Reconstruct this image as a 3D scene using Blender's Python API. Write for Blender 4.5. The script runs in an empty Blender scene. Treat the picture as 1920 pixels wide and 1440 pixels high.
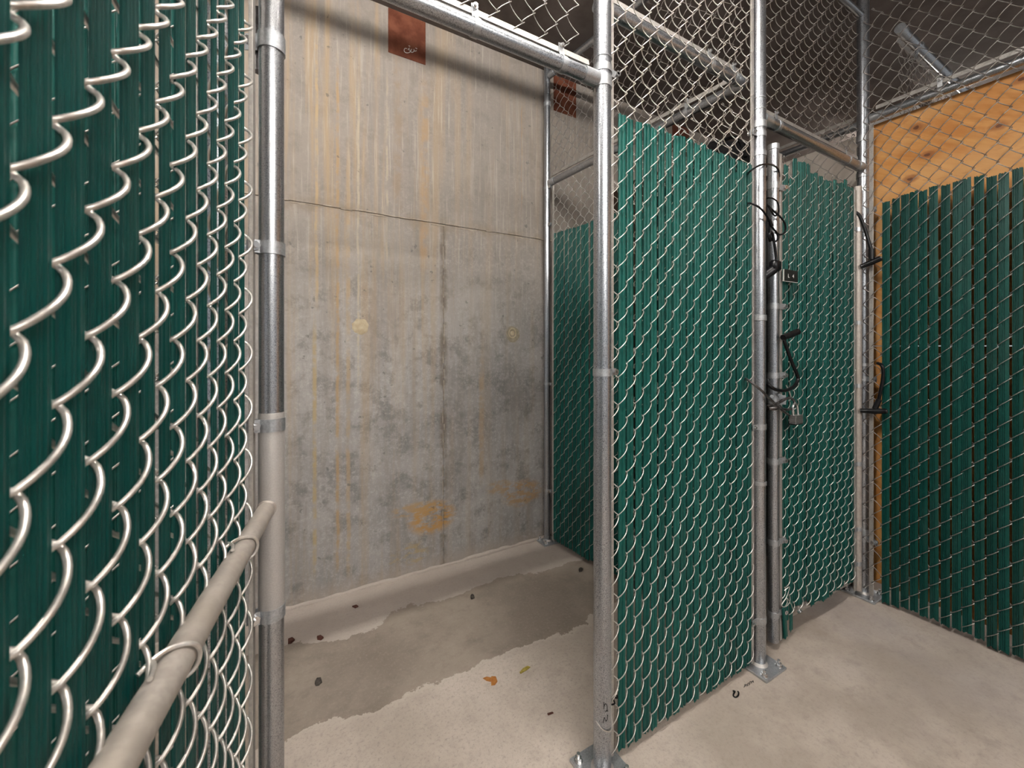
import bpy, math, random
from mathutils import Vector, Matrix
random.seed(7)
PI = math.pi
scene = bpy.context.scene
COL = scene.collection

# ------------------------------------------------------------------ camera
FPX = 768.0                       # focal length in pixels of a 1920 x 1440 frame
HORIZON = 650.0
CAM_H = 1.16
TH = math.atan2(440.0, FPX)       # yaw to the right of the wall normal (+Y)
FW = (math.sin(TH), math.cos(TH))
RT = (math.cos(TH), -math.sin(TH))
cam_d = bpy.data.cameras.new('camera')
cam = bpy.data.objects.new('camera', cam_d)
COL.objects.link(cam)
cam.location = (0, 0, CAM_H)
cam.rotation_euler = (PI / 2, 0, -TH)
cam_d.sensor_width = 36.0
cam_d.lens = FPX / 1920.0 * 36.0
cam_d.shift_y = -(720.0 - HORIZON) / 1920.0
cam_d.clip_start = 0.02
cam_d.dof.use_dof = True
cam_d.dof.focus_distance = 1.3
cam_d.dof.aperture_fstop = 9.0
scene.camera = cam

# ------------------------------------------------------------------ world, exposure
w = bpy.data.worlds.new('garage_ambient')
scene.world = w
w.use_nodes = True
w.node_tree.nodes['Background'].inputs[0].default_value = (0.95, 0.97, 1.0, 1)
w.node_tree.nodes['Background'].inputs[1].default_value = 0.26
scene.view_settings.view_transform = 'Standard'
scene.view_settings.look = 'None'
scene.view_settings.gamma = 1.0
scene.view_settings.exposure = 0.74
scene.view_settings.use_curve_mapping = False
scene.cycles.use_denoising = True
scene.cycles.use_light_tree = False
scene.cycles.max_bounces = 4
scene.cycles.diffuse_bounces = 3
scene.cycles.glossy_bounces = 2
scene.cycles.caustics_reflective = False
scene.cycles.use_adaptive_sampling = True
scene.cycles.adaptive_threshold = 0.04

# strip light over the fence row first, the rest unseen fill lights added: (x, y, watts); their housings are built further down
LAMP_Z = 2.73
LAMPS = [(0.36, 0.40, 84.0, 0.0, 0.59), (-2.3, 0.40, 70.0, 0.0, 0.59), (0.30, -1.80, 55.0, 0.09, 1.18), (0.5, -3.5, 110.0, 0.09, 1.18), (5.0, 1.2, 50.0, 0.09, 1.18)]     # x, y, watts, half spacing of the tubes, half length


def at(u, v, Y):
    """point on the plane y = Y"""
    a = (u - 960.0) / FPX
    b = (HORIZON - v) / FPX
    dx, dy = FW[0] + a * RT[0], FW[1] + a * RT[1]
    t = Y / dy
    return Vector((dx * t, Y, CAM_H + b * t))


def atx(u, v, X):
    a = (u - 960.0) / FPX
    b = (HORIZON - v) / FPX
    dx, dy = FW[0] + a * RT[0], FW[1] + a * RT[1]
    t = X / dx
    return Vector((X, dy * t, CAM_H + b * t))


def cw(right, fwd):
    return Vector((right * RT[0] + fwd * FW[0], right * RT[1] + fwd * FW[1]))


# ------------------------------------------------------------------ materials
def newmat(name):
    m = bpy.data.materials.new(name)
    m.use_nodes = True
    return m, m.node_tree, m.node_tree.nodes['Principled BSDF']


class NT:
    """short hand for node graphs"""

    def __init__(s, nt):
        s.nt = nt

    def new(s, t, **k):
        n = s.nt.nodes.new(t)
        for a, b in k.items():
            setattr(n, a, b)
        return n

    def put(s, sock, v):
        if isinstance(v, (int, float)):
            sock.default_value = v
        elif isinstance(v, tuple):
            sock.default_value = v if len(v) == len(sock.default_value) else (v + (1,))
        else:
            s.nt.links.new(v, sock)

    def math(s, op, a, b=0.0, c=None, clamp=False):
        n = s.new('ShaderNodeMath', operation=op, use_clamp=clamp)
        s.put(n.inputs[0], a)
        s.put(n.inputs[1], b)
        if c is not None:
            s.put(n.inputs[2], c)
        return n.outputs[0]

    def mix(s, f, a, b, mode='MIX'):
        n = s.new('ShaderNodeMix', data_type='RGBA', blend_type=mode, clamp_factor=True)
        s.put(n.inputs[0], f)
        s.put(n.inputs[6], a)
        s.put(n.inputs[7], b)
        return n.outputs[2]

    def ramp(s, f, lo, hi):
        n = s.new('ShaderNodeMapRange', clamp=True, interpolation_type='SMOOTHSTEP')
        s.put(n.inputs[0], f)
        s.put(n.inputs[1], lo)
        s.put(n.inputs[2], hi)
        return n.outputs[0]

    def pos(s):
        g = s.new('ShaderNodeNewGeometry')
        return g.outputs['Position']

    def obj(s):
        return s.new('ShaderNodeTexCoord').outputs['Object']

    def rand(s):
        return s.new('ShaderNodeObjectInfo').outputs['Random']

    def sep(s, v):
        n = s.new('ShaderNodeSeparateXYZ')
        s.put(n.inputs[0], v)
        return n.outputs

    def comb(s, x, y, z):
        n = s.new('ShaderNodeCombineXYZ')
        for i, q in enumerate((x, y, z)):
            s.put(n.inputs[i], q)
        return n.outputs[0]

    def scale(s, v, sc):
        n = s.new('ShaderNodeMapping')
        s.put(n.inputs[0], v)
        n.inputs['Scale'].default_value = sc
        return n.outputs[0]

    def noise(s, v, sc, det=4.0, rough=0.55, dist=0.0):
        n = s.new('ShaderNodeTexNoise')
        s.put(n.inputs['Vector'], v)
        n.inputs['Scale'].default_value = sc
        n.inputs['Detail'].default_value = det
        n.inputs['Roughness'].default_value = rough
        n.inputs['Distortion'].default_value = dist
        return n.outputs[0]

    def bump(s, h, strength, dist=0.002):
        n = s.new('ShaderNodeBump')
        s.put(n.inputs['Height'], h)
        n.inputs['Strength'].default_value = strength
        n.inputs['Distance'].default_value = dist
        return n.outputs[0]


def galvanized(name, lo, hi, rough=0.42, metal=0.8, spangle=420.0, dust=0.25):
    m, nt, p = newmat(name)
    g = NT(nt)
    c = g.pos()
    sp = g.noise(c, spangle, 2.0, 0.7)
    big = g.noise(g.scale(c, (9, 9, 1.6)), 1.0, 5.0)
    f = g.math('ADD', g.math('MULTIPLY', g.ramp(sp, 0.36, 0.64), 0.65), g.math('MULTIPLY', big, 0.4))
    col = g.mix(f, lo, hi)
    du = g.ramp(g.noise(c, 7.0, 6.0, 0.65), 0.42, 0.75)
    col = g.mix(g.math('MULTIPLY', du, dust), col, (0.36, 0.31, 0.26))
    g.put(p.inputs['Base Color'], col)
    p.inputs['Metallic'].default_value = metal
    g.put(p.inputs['Roughness'], g.math('ADD', g.math('MULTIPLY', sp, 0.18), rough - 0.09))
    g.put(p.inputs['Normal'], g.bump(sp, 0.12, 0.0006))
    return m


M = {}
M['post'] = galvanized('galvanized_post', (0.20, 0.215, 0.235), (0.56, 0.585, 0.62), 0.30, 0.92)
M['gatepipe'] = galvanized('galvanized_gate_pipe', (0.24, 0.25, 0.265), (0.52, 0.53, 0.55), 0.30, 0.92, 700.0)
M['dusty'] = galvanized('dusty_pipe', (0.33, 0.295, 0.265), (0.44, 0.395, 0.355), 0.5, 0.4, 90.0, 0.8)
M['band'] = galvanized('pressed_steel_band', (0.34, 0.355, 0.37), (0.50, 0.52, 0.54), 0.40, 0.75, 250.0)
M['bar'] = galvanized('tension_bar_steel', (0.28, 0.265, 0.245), (0.40, 0.375, 0.345), 0.5, 0.5, 200.0)
M['wire'] = galvanized('galvanized_wire', (0.50, 0.475, 0.445), (0.70, 0.66, 0.61), 0.34, 0.75, 120.0, 0.15)
M['wire_grey'] = galvanized('darker_wire', (0.27, 0.25, 0.23), (0.42, 0.395, 0.37), 0.38, 0.8, 120.0, 0.2)  # darker grey version of the galvanized wire, for bare mesh and side fence
M['zinc'] = galvanized('zinc_repair_paint', (0.38, 0.36, 0.34), (0.46, 0.44, 0.42), 0.5, 0.4, 500.0)


def slat_mat(name, a, b, dusty):
    m, nt, p = newmat(name)
    g = NT(nt)
    c = g.pos()
    r = g.rand()
    col = g.mix(r, a, b)
    n = g.noise(g.scale(c, (25, 25, 3)), 1.0, 5.0)
    col = g.mix(g.math('MULTIPLY', g.ramp(n, 0.45, 0.8), dusty), col, (0.16, 0.19, 0.16))
    g.put(p.inputs['Base Color'], col)
    p.inputs['Roughness'].default_value = 0.40
    p.inputs['Specular IOR Level'].default_value = 0.22
    return m


M['slat'] = slat_mat('green_vinyl', (0.002, 0.052, 0.043), (0.005, 0.074, 0.061), 0.07)
M['slat_dark'] = slat_mat('dark_green_vinyl', (0.002, 0.040, 0.032), (0.004, 0.056, 0.045), 0.08)
M['slat_near'] = slat_mat('deep_green_vinyl', (0.002, 0.042, 0.037), (0.003, 0.054, 0.048), 0.05)

# concrete wall ---------------------------------------------------------
m, nt, p = newmat('stained_concrete_wall')
g = NT(nt)
P = g.pos()
X, Y, Z = g.sep(P)[0:3]
n1 = g.noise(P, 2.2, 5.0, 0.6)
n2 = g.noise(P, 11.0, 6.0, 0.65)
n3 = g.noise(P, 60.0, 5.0, 0.8)
col = g.mix(g.ramp(n1, 0.35, 0.68), (0.220, 0.208, 0.202), (0.318, 0.298, 0.286))
col = g.mix(g.math('MULTIPLY', g.ramp(n2, 0.47, 0.68), 0.75), col, (0.135, 0.13, 0.125))
col = g.mix(g.math('MULTIPLY', g.ramp(n3, 0.45, 0.70), 0.5), col, (0.47, 0.445, 0.415))
hi = g.ramp(Z, 0.9, 2.0)                             # upper lift is browner and streaked
col = g.mix(g.math('MULTIPLY', hi, g.math('ADD', 0.40, g.math('MULTIPLY', n1, 0.55))), col, (0.225, 0.188, 0.155))
st = g.noise(g.scale(P, (16, 1, 0.55)), 1.0, 5.0, 0.62)
lefty = g.ramp(X, 1.15, 0.25)
sf = g.math('MULTIPLY', g.ramp(st, 0.46, 0.66), g.math('ADD', g.math('MULTIPLY', lefty, g.math('ADD', 0.25, g.math('MULTIPLY', hi, 0.35))), 0.20))
col = g.mix(sf, col, (0.335, 0.240, 0.145))
st2 = g.noise(g.scale(P, (70, 1, 2.6)), 1.0, 4.0, 0.65)
col = g.mix(g.math('MULTIPLY', g.ramp(st2, 0.52, 0.70), g.math('ADD', g.math('MULTIPLY', hi, 0.36), 0.10)), col, (0.43, 0.385, 0.325))
st3 = g.noise(g.scale(P, (10, 1, 0.8)), 1.7, 5.0, 0.65)
col = g.mix(g.math('MULTIPLY', g.ramp(st3, 0.48, 0.68), 0.42), col, (0.185, 0.16, 0.14))


WOB = g.math('SUBTRACT', g.noise(g.scale(P, (0, 0, 5)), 1.0, 2.0), 0.5)
RAG = g.math('ADD', g.ramp(n2, 0.36, 0.60), 0.10, clamp=True)
BLQ = g.noise(g.scale(P, (14, 1, 30)), 1.0, 5.0, 0.7)


def vstreak(col, x0, half, z0, z1, c, amt, wob=0.012):
    wv = g.math('MULTIPLY', WOB, wob * 2)
    d = g.math('ABSOLUTE', g.math('SUBTRACT', g.math('ADD', X, wv), x0))
    f = g.ramp(d, half, half * 0.3)
    f = g.math('MULTIPLY', f, g.math('MULTIPLY', g.ramp(Z, z0, z0 + 0.15), g.ramp(Z, z1, z1 - 0.25)))
    f = g.math('MULTIPLY', f, RAG)
    return g.mix(g.math('MULTIPLY', f, amt), col, c)


col = vstreak(col, 0.147, 0.012, 0.05, 1.35, (0.37, 0.27, 0.13), 0.75, 0.002)
col = vstreak(col, 0.243, 0.010, 0.05, 2.6, (0.34, 0.22, 0.11), 0.75)
col = vstreak(col, 0.290, 0.013, 0.02, 2.2, (0.36, 0.25, 0.14), 0.60)
col = vstreak(col, 0.155, 0.009, 1.3, 2.7, (0.42, 0.29, 0.15), 0.7)
col = vstreak(col, 0.335, 0.008, 0.9, 2.5, (0.45, 0.37, 0.26), 0.55)
col = vstreak(col, 0.52, 0.030, 1.75, 2.75, (0.24, 0.175, 0.12), 0.6, 0.03)
col = vstreak(col, 0.66, 0.030, 1.5, 2.62, (0.33, 0.215, 0.115), 0.65, 0.02)
col = vstreak(col, 0.47, 0.008, 1.5, 2.6, (0.43, 0.355, 0.25), 0.5)
col = vstreak(col, 0.7625, 0.028, -0.2, 1.95, (0.135, 0.105, 0.08), 0.75, 0.006)
col = vstreak(col, 0.985, 0.022, 0.35, 1.2, (0.33, 0.23, 0.14), 0.6)
col = vstreak(col, 1.245, 0.004, 1.9, 2.8, (0.30, 0.20, 0.12), 0.8, 0.02)


def blotch(col, cx, cz, rx, rz, c, amt, lo=0.42):
    q = BLQ
    dx = g.math('DIVIDE', g.math('SUBTRACT', X, cx), rx)
    dz = g.math('DIVIDE', g.math('SUBTRACT', Z, cz), rz)
    r2 = g.math('ADD', g.math('MULTIPLY', dx, dx), g.math('MULTIPLY', dz, dz))
    f = g.math('MULTIPLY', g.ramp(r2, 1.0, 0.25), g.ramp(q, lo, lo + 0.14))
    return g.mix(g.math('MULTIPLY', f, amt), col, c)


col = blotch(col, 0.70, 0.27, 0.15, 0.10, (0.38, 0.205, 0.06), 0.9)
col = blotch(col, 0.62, 0.33, 0.16, 0.04, (0.36, 0.22, 0.09), 0.7)
col = blotch(col, 1.25, 0.30, 0.16, 0.09, (0.34, 0.20, 0.085), 0.75)
col = blotch(col, 1.10, 0.36, 0.10, 0.05, (0.33, 0.21, 0.10), 0.6)
col = blotch(col, 0.58, 0.10, 0.12, 0.08, (0.34, 0.24, 0.10), 0.6, 0.48)
seam = g.ramp(g.math('ABSOLUTE', g.math('SUBTRACT', Z, 1.80)), 0.055, 0.005)
col = g.mix(g.math('MULTIPLY', seam, g.math('MULTIPLY', g.ramp(n2, 0.35, 0.62), 0.6)), col, (0.20, 0.155, 0.11))
low = g.ramp(Z, 0.10, 0.0)
col = g.mix(g.math('MULTIPLY', low, 0.5), col, (0.33, 0.27, 0.22))
pits = g.noise(P, 26.0, 3.0, 0.5)
col = g.mix(g.math('MULTIPLY', g.ramp(pits, 0.70, 0.76), 0.6), col, (0.09, 0.085, 0.08))
g.put(p.inputs['Base Color'], col)
p.inputs['Roughness'].default_value = 0.85
p.inputs['Specular IOR Level'].default_value = 0.25
g.put(p.inputs['Normal'], g.bump(g.math('ADD', n2, g.math('MULTIPLY', n3, 0.5)), 0.25, 0.004))
M['wall'] = m

# concrete floor ----------------------------------------------------------
m, nt, p = newmat('worn_concrete_floor')
g = NT(nt)
P = g.pos()
X, Y, Z = g.sep(P)[0:3]
n1 = g.noise(P, 2.4, 5.0, 0.6)
n2 = g.noise(P, 14.0, 6.0, 0.7)
n3 = g.noise(P, 85.0, 4.0, 0.8)
wob = g.math('ADD', g.math('MULTIPLY', g.math('SUBTRACT', g.noise(P, 3.2, 3.0, 0.5), 0.5), 0.28),
             g.math('MULTIPLY', g.math('SUBTRACT', g.noise(P, 28.0, 6.0, 0.7), 0.5), 0.075))
YY = g.math('ADD', Y, wob)
col = g.mix(g.ramp(n1, 0.36, 0.66), (0.345, 0.290, 0.245), (0.465, 0.400, 0.345))
col = g.mix(g.math('MULTIPLY', g.ramp(n2, 0.46, 0.72), 0.5), col, (0.26, 0.215, 0.18))
fine = g.math('MULTIPLY', g.ramp(n3, 0.48, 0.72), 0.42)
col = g.mix(fine, col, (0.22, 0.19, 0.165))
# patch of scuffed, speckled slab inside the bay and towards the aisle
sc_m = g.math('MULTIPLY', g.ramp(YY, 0.55, 0.95), g.ramp(X, 1.35, 1.0))
spk = g.noise(P, 100.0, 5.0, 0.8)
col = g.mix(g.math('MULTIPLY', g.math('MULTIPLY', g.ramp(spk, 0.52, 0.64), sc_m), 0.55), col, (0.15, 0.13, 0.115))
col = g.mix(g.math('MULTIPLY', sc_m, 0.22), col, (0.55, 0.49, 0.43))
# old water mark: a dirty tide band that runs along the wall, with a hard ragged rim
inb = g.math('MULTIPLY', g.math('GREATER_THAN', YY, 1.37), g.math('LESS_THAN', YY, 1.79))
dirt = g.mix(g.ramp(n1, 0.36, 0.64), (0.205, 0.170, 0.138), (0.290, 0.243, 0.200))
dirt = g.mix(g.math('MULTIPLY', g.ramp(n2, 0.46, 0.72), 0.42), dirt, (0.15, 0.122, 0.10))
dirt = g.mix(g.math('MULTIPLY', g.ramp(n3, 0.48, 0.72), 0.40), dirt, (0.34, 0.295, 0.25))
col = g.mix(inb, col, dirt)
rim = g.math('MULTIPLY', g.ramp(g.math('ABSOLUTE', g.math('SUBTRACT', YY, 1.37)), 0.03, 0.0), g.math('LESS_THAN', YY, 1.37))
col = g.mix(g.math('MULTIPLY', rim, 0.35), col, (0.50, 0.44, 0.38))
beyond = g.math('GREATER_THAN', YY, 1.79)
col = g.mix(g.math('MULTIPLY', beyond, 0.55), col, (0.40, 0.35, 0.31))
aisle = g.ramp(X, 1.3, 1.9)
lil = g.ramp(g.noise(P, 1.6, 3.0), 0.45, 0.65)
col = g.mix(g.math('MULTIPLY', g.math('MULTIPLY', aisle, lil), 0.35), col, (0.36, 0.32, 0.32))
g.put(p.inputs['Base Color'], col)
p.inputs['Roughness'].default_value = 0.8
p.inputs['Specular IOR Level'].default_value = 0.3
g.put(p.inputs['Normal'], g.bump(g.math('ADD', n2, g.math('MULTIPLY', n3, 0.6)), 0.3, 0.003))
M['floor'] = m


def mottled(name, a, b, sc=4.0, rough=0.7, stretch=(1, 1, 1), metal=0.0):
    m, nt, p = newmat(name)
    p.inputs['Specular IOR Level'].default_value = 0.22 if metal == 0 else 0.5
    g = NT(nt)
    c = g.scale(g.pos(), stretch)
    n = g.noise(c, sc, 7.0, 0.6)
    g.put(p.inputs['Base Color'], g.mix(g.ramp(n, 0.35, 0.68), a, b))
    p.inputs['Roughness'].default_value = rough
    p.inputs['Metallic'].default_value = metal
    g.put(p.inputs['Normal'], g.bump(n, 0.15, 0.002))
    return m


M['ceiling'] = mottled('dark_ceiling_boards', (0.105, 0.086, 0.076), (0.185, 0.158, 0.145), 3.0, 0.8)
M['rust'] = mottled('rusty_steel', (0.085, 0.022, 0.010), (0.150, 0.050, 0.026), 14.0, 0.75)
M['chalk'] = mottled('white_chalk', (0.60, 0.60, 0.58), (0.75, 0.75, 0.73), 60.0, 0.9)
M['ink'] = mottled('black_marker', (0.012, 0.012, 0.012), (0.02, 0.02, 0.02), 60.0, 0.7)
M['black'] = mottled('black_rubber', (0.004, 0.004, 0.005), (0.009, 0.009, 0.010), 40.0, 0.32)
M['blackplastic'] = mottled('black_plastic', (0.004, 0.004, 0.005), (0.010, 0.010, 0.011), 30.0, 0.32)
M['fabric'] = mottled('black_fabric', (0.006, 0.006, 0.007), (0.014, 0.013, 0.013), 60.0, 0.9)
M['brownwood'] = mottled('dark_brown_board', (0.030, 0.017, 0.011), (0.055, 0.030, 0.019), 8.0, 0.6, (1, 1, 0.2))
M['drywall'] = mottled('pale_gypsum', (0.42, 0.36, 0.30), (0.56, 0.50, 0.44), 3.0, 0.85)
M['fin'] = mottled('form_joint_mortar', (0.22, 0.18, 0.14), (0.36, 0.31, 0.25), 30.0, 0.9)
M['patch'] = mottled('mortar_patch', (0.35, 0.28, 0.185), (0.44, 0.37, 0.26), 40.0, 0.9)
M['patchring'] = mottled('mortar_stain', (0.20, 0.17, 0.12), (0.28, 0.24, 0.18), 50.0, 0.9)
M['leaf'] = mottled('dry_orange_leaf', (0.28, 0.105, 0.022), (0.36, 0.16, 0.045), 90.0, 0.8)
M['leaf_y'] = mottled('yellow_leaf', (0.24, 0.19, 0.03), (0.34, 0.27, 0.07), 90.0, 0.8)
M['pebble'] = mottled('dark_grit', (0.035, 0.03, 0.026), (0.08, 0.07, 0.06), 50.0, 0.9)
M['redbit'] = mottled('reddish_splinter', (0.055, 0.020, 0.014), (0.085, 0.034, 0.024), 50.0, 0.9)
M['signplate'] = mottled('engraved_black_plate', (0.012, 0.012, 0.011), (0.022, 0.022, 0.02), 30.0, 0.3)
M['signedge'] = mottled('plate_pale_edge', (0.45, 0.45, 0.42), (0.55, 0.55, 0.52), 30.0, 0.4)
M['padlock'] = mottled('laminated_steel', (0.32, 0.31, 0.30), (0.46, 0.45, 0.43), 10.0, 0.35, (1, 1, 30), 0.85)
M['chrome'] = mottled('bright_steel', (0.60, 0.60, 0.60), (0.72, 0.72, 0.72), 30.0, 0.22, (1, 1, 1), 0.9)
M['darksteel'] = mottled('greasy_dark_steel', (0.06, 0.055, 0.055), (0.22, 0.21, 0.21), 60.0, 0.35, (1, 1, 1), 0.8)
M['white'] = mottled('white_enamel', (0.72, 0.72, 0.70), (0.80, 0.80, 0.78), 5.0, 0.4)

# plywood -----------------------------------------------------------------
m, nt, p = newmat('orange_plywood')
g = NT(nt)
P = g.pos()
X, Y, Z = g.sep(P)[0:3]
ang = g.comb(X, g.math('ADD', g.math('MULTIPLY', Y, 0.85), g.math('MULTIPLY', Z, 0.5)), g.math('SUBTRACT', g.math('MULTIPLY', Z, 0.85), g.math('MULTIPLY', Y, 0.5)))
gr = g.noise(g.scale(ang, (1, 3.0, 26)), 1.0, 7.0, 0.65, 0.6)
big = g.noise(g.scale(P, (1, 2.2, 3.5)), 1.0, 3.0, 0.5, 1.0)
col = g.mix(g.ramp(gr, 0.35, 0.68), (0.54, 0.215, 0.046), (0.66, 0.325, 0.095))
col = g.mix(g.math('MULTIPLY', g.ramp(big, 0.42, 0.68), 0.6), col, (0.72, 0.40, 0.155))
fl = g.noise(g.scale(P, (1, 5, 9)), 2.2, 5.0, 0.6, 1.5)
col = g.mix(g.math('MULTIPLY', g.ramp(fl, 0.55, 0.72), 0.45), col, (0.45, 0.175, 0.045))
KN = g.math('MULTIPLY', g.math('SUBTRACT', g.noise(P, 45.0, 3.0), 0.5), 0.8)
for (ky, kz) in [tuple(atx(u_, v_, 2.44))[1:] for (u_, v_) in ((1718, 239), (1739, 290), (1706, 336), (1872, 236), (1917, 148), (1990, 200), (1960, 330))]:
    dy = g.math('DIVIDE', g.math('SUBTRACT', Y, ky), 0.022)
    dz = g.math('DIVIDE', g.math('SUBTRACT', Z, kz), 0.015)
    r = g.math('SQRT', g.math('ADD', g.math('MULTIPLY', dy, dy), g.math('MULTIPLY', dz, dz)))
    rn = g.math('ADD', r, KN)
    col = g.mix(g.math('MULTIPLY', g.ramp(rn, 1.6, 0.7), 0.7), col, (0.30, 0.09, 0.02))
    col = g.mix(g.math('MULTIPLY', g.ramp(rn, 0.55, 0.3), 0.85), col, (0.09, 0.025, 0.008))
g.put(p.inputs['Base Color'], col)
p.inputs['Roughness'].default_value = 0.62
M['plywood'] = m

m, nt, p = newmat('lit_fluorescent_tube')
p.inputs['Base Color'].default_value = (0.9, 0.9, 0.9, 1)
p.inputs['Emission Color'].default_value = (1.0, 0.955, 0.90, 1)
p.inputs['Emission Strength'].default_value = 6.0
m.cycles.emission_sampling = 'FRONT'
M['tube'] = m


# ------------------------------------------------------------------ mesh building
class MB:
    def __init__(s):
        s.v = []
        s.f = []

    def add(s, vs, fs):
        o = len(s.v)
        s.v += [tuple(q) for q in vs]
        s.f += [tuple(i + o for i in q) for q in fs]
        return s

    def box(s, lo, hi):
        x0, y0, z0 = lo
        x1, y1, z1 = hi
        return s.add([(x0, y0, z0), (x1, y0, z0), (x1, y1, z0), (x0, y1, z0), (x0, y0, z1), (x1, y0, z1), (x1, y1, z1), (x0, y1, z1)],
                     [(0, 3, 2, 1), (4, 5, 6, 7), (0, 1, 5, 4), (1, 2, 6, 5), (2, 3, 7, 6), (3, 0, 4, 7)])

    def bevbox(s, lo, hi, b):
        x0, y0, z0 = lo
        x1, y1, z1 = hi
        vs, fs = [], []
        prof = [(z0, b), (z0 + b, 0), (z1 - b, 0), (z1, b)]
        for z, i in prof:
            vs += [(x0 + i, y0 + b, z), (x0 + b, y0 + i, z), (x1 - b, y0 + i, z), (x1 - i, y0 + b, z),
                   (x1 - i, y1 - b, z), (x1 - b, y1 - i, z), (x0 + b, y1 - i, z), (x0 + i, y1 - b, z)]
        for r in range(3):
            for k in range(8):
                k2 = (k + 1) % 8
                fs.append((r * 8 + k, r * 8 + k2, r * 8 + 8 + k2, r * 8 + 8 + k))
        fs.append(tuple(range(7, -1, -1)))
        fs.append(tuple(range(24, 32)))
        return s.add(vs, fs)

    def cyl(s, p0, p1, r, n=16, r2=None, caps=True):
        p0, p1 = Vector(p0), Vector(p1)
        d = (p1 - p0).normalized()
        a = d.orthogonal().normalized()
        b = d.cross(a)
        r2 = r if r2 is None else r2
        vs = []
        for q, rr in ((p0, r), (p1, r2)):
            for k in range(n):
                t = 2 * PI * k / n
                vs.append(q + a * (rr * math.cos(t)) + b * (rr * math.sin(t)))
        fs = [(k, (k + 1) % n, n + (k + 1) % n, n + k) for k in range(n)]
        if caps:
            fs += [tuple(range(n - 1, -1, -1)), tuple(range(n, 2 * n))]
        return s.add(vs, fs)

    def tube(s, pts, r, n=8, closed=False, caps=True):
        pts = [Vector(q) for q in pts]
        m_ = len(pts)
        prev = None
        vs = []
        rr = r if isinstance(r, (list, tuple)) else [r] * m_
        for i, q in enumerate(pts):
            if closed:
                d = pts[(i + 1) % m_] - pts[i - 1]
            else:
                d = pts[min(i + 1, m_ - 1)] - pts[max(i - 1, 0)]
            d = d.normalized()
            if prev is None:
                a = d.orthogonal().normalized()
            else:
                a = prev - d * prev.dot(d)
                a = a.normalized() if a.length > 1e-9 else d.orthogonal().normalized()
            prev = a
            b = d.cross(a)
            for k in range(n):
                t = 2 * PI * k / n
                vs.append(q + a * (rr[i] * math.cos(t)) + b * (rr[i] * math.sin(t)))
        fs = []
        for i in range(m_ if closed else m_ - 1):
            j = (i + 1) % m_
            for k in range(n):
                k2 = (k + 1) % n
                fs.append((i * n + k, i * n + k2, j * n + k2, j * n + k))
        if not closed and caps:
            fs += [tuple(range(n - 1, -1, -1)), tuple(range((m_ - 1) * n, m_ * n))]
        return s.add(vs, fs)

    def lathe(s, c, prof, n=20):
        """profile of (radius, z) turned about the vertical through c"""
        vs, fs = [], []
        for (r, z) in prof:
            for k in range(n):
                t = 2 * PI * k / n
                vs.append((c[0] + r * math.cos(t), c[1] + r * math.sin(t), c[2] + z))
        for i in range(len(prof) - 1):
            for k in range(n):
                k2 = (k + 1) % n
                fs.append((i * n + k, i * n + k2, i * n + n + k2, i * n + n + k))
        fs += [tuple(range(n - 1, -1, -1)), tuple(range((len(prof) - 1) * n, len(prof) * n))]
        return s.add(vs, fs)

    def xf(s, mat):
        s.v = [tuple(mat @ Vector(q)) for q in s.v]
        return s

    def mesh(s, name, mat, smooth=True, ang=38):
        me = bpy.data.meshes.new(name)
        me.from_pydata(s.v, [], s.f)
        me.materials.append(mat)
        if smooth:
            me.polygons.foreach_set('use_smooth', [True] * len(me.polygons))
            me.set_sharp_from_angle(angle=math.radians(ang))
        me.update()
        return me

    def build(s, name, mat, parent=None, smooth=True, ang=38):
        return link(name, s.mesh(name, mat, smooth, ang), parent)


def link(name, me, parent=None, loc=None, rot=None):
    o = bpy.data.objects.new(name, me)
    COL.objects.link(o)
    if parent is not None:
        o.parent = parent
    if loc is not None:
        o.location = loc
    if rot is not None:
        o.rotation_euler = rot
    return o


def thing(name, label, cat, loc=(0, 0, 0), rz=0.0, group=None):
    o = bpy.data.objects.new(name, None)
    COL.objects.link(o)
    o.empty_display_size = 0.1
    o.location = loc
    o.rotation_euler = (0, 0, rz)
    return tag(o, label, cat, group)


def tag(o, label, cat, group=None):
    o['label'] = label
    o['category'] = cat
    if group:
        o['group'] = group
    return o


def struct(o):
    o['kind'] = 'structure'
    return o


def smooth_path(pts, n=6):
    """Catmull-Rom through the points"""
    pts = [Vector(q) for q in pts]
    out = []
    for i in range(len(pts) - 1):
        p0 = pts[max(i - 1, 0)]
        p1, p2 = pts[i], pts[i + 1]
        p3 = pts[min(i + 2, len(pts) - 1)]
        for k in range(n):
            t = k / n
            out.append(0.5 * ((2 * p1) + (p2 - p0) * t + (2 * p0 - 5 * p1 + 4 * p2 - p3) * t * t + (3 * p1 - p0 - 3 * p2 + p3) * t ** 3))
    out.append(pts[-1])
    return out


# ------------------------------------------------------------------ the setting
WALL_Y = 2.06
CEIL_Z = 2.84
ROW_Y = 0.85
fl = struct(MB().box((-4, -4.5, -0.12), (7, 2.4, 0)).build('floor', M['floor'], None, False))
tag(fl, 'worn beige concrete floor with a dirty tide band along the wall', 'floor')
ce = struct(MB().box((-4, -4.5, CEIL_Z), (7, 2.4, CEIL_Z + 0.15)).build('ceiling', M['ceiling'], None, False))
tag(ce, 'dark brownish ceiling above the storage cages', 'ceiling')
wb = struct(MB().box((-4, WALL_Y + 0.004, -0.1), (7, 2.4, CEIL_Z)).build('wall_back', M['wall'], None, False))
tag(wb, 'grey cast concrete wall with rust streaks and form joints', 'wall')


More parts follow.
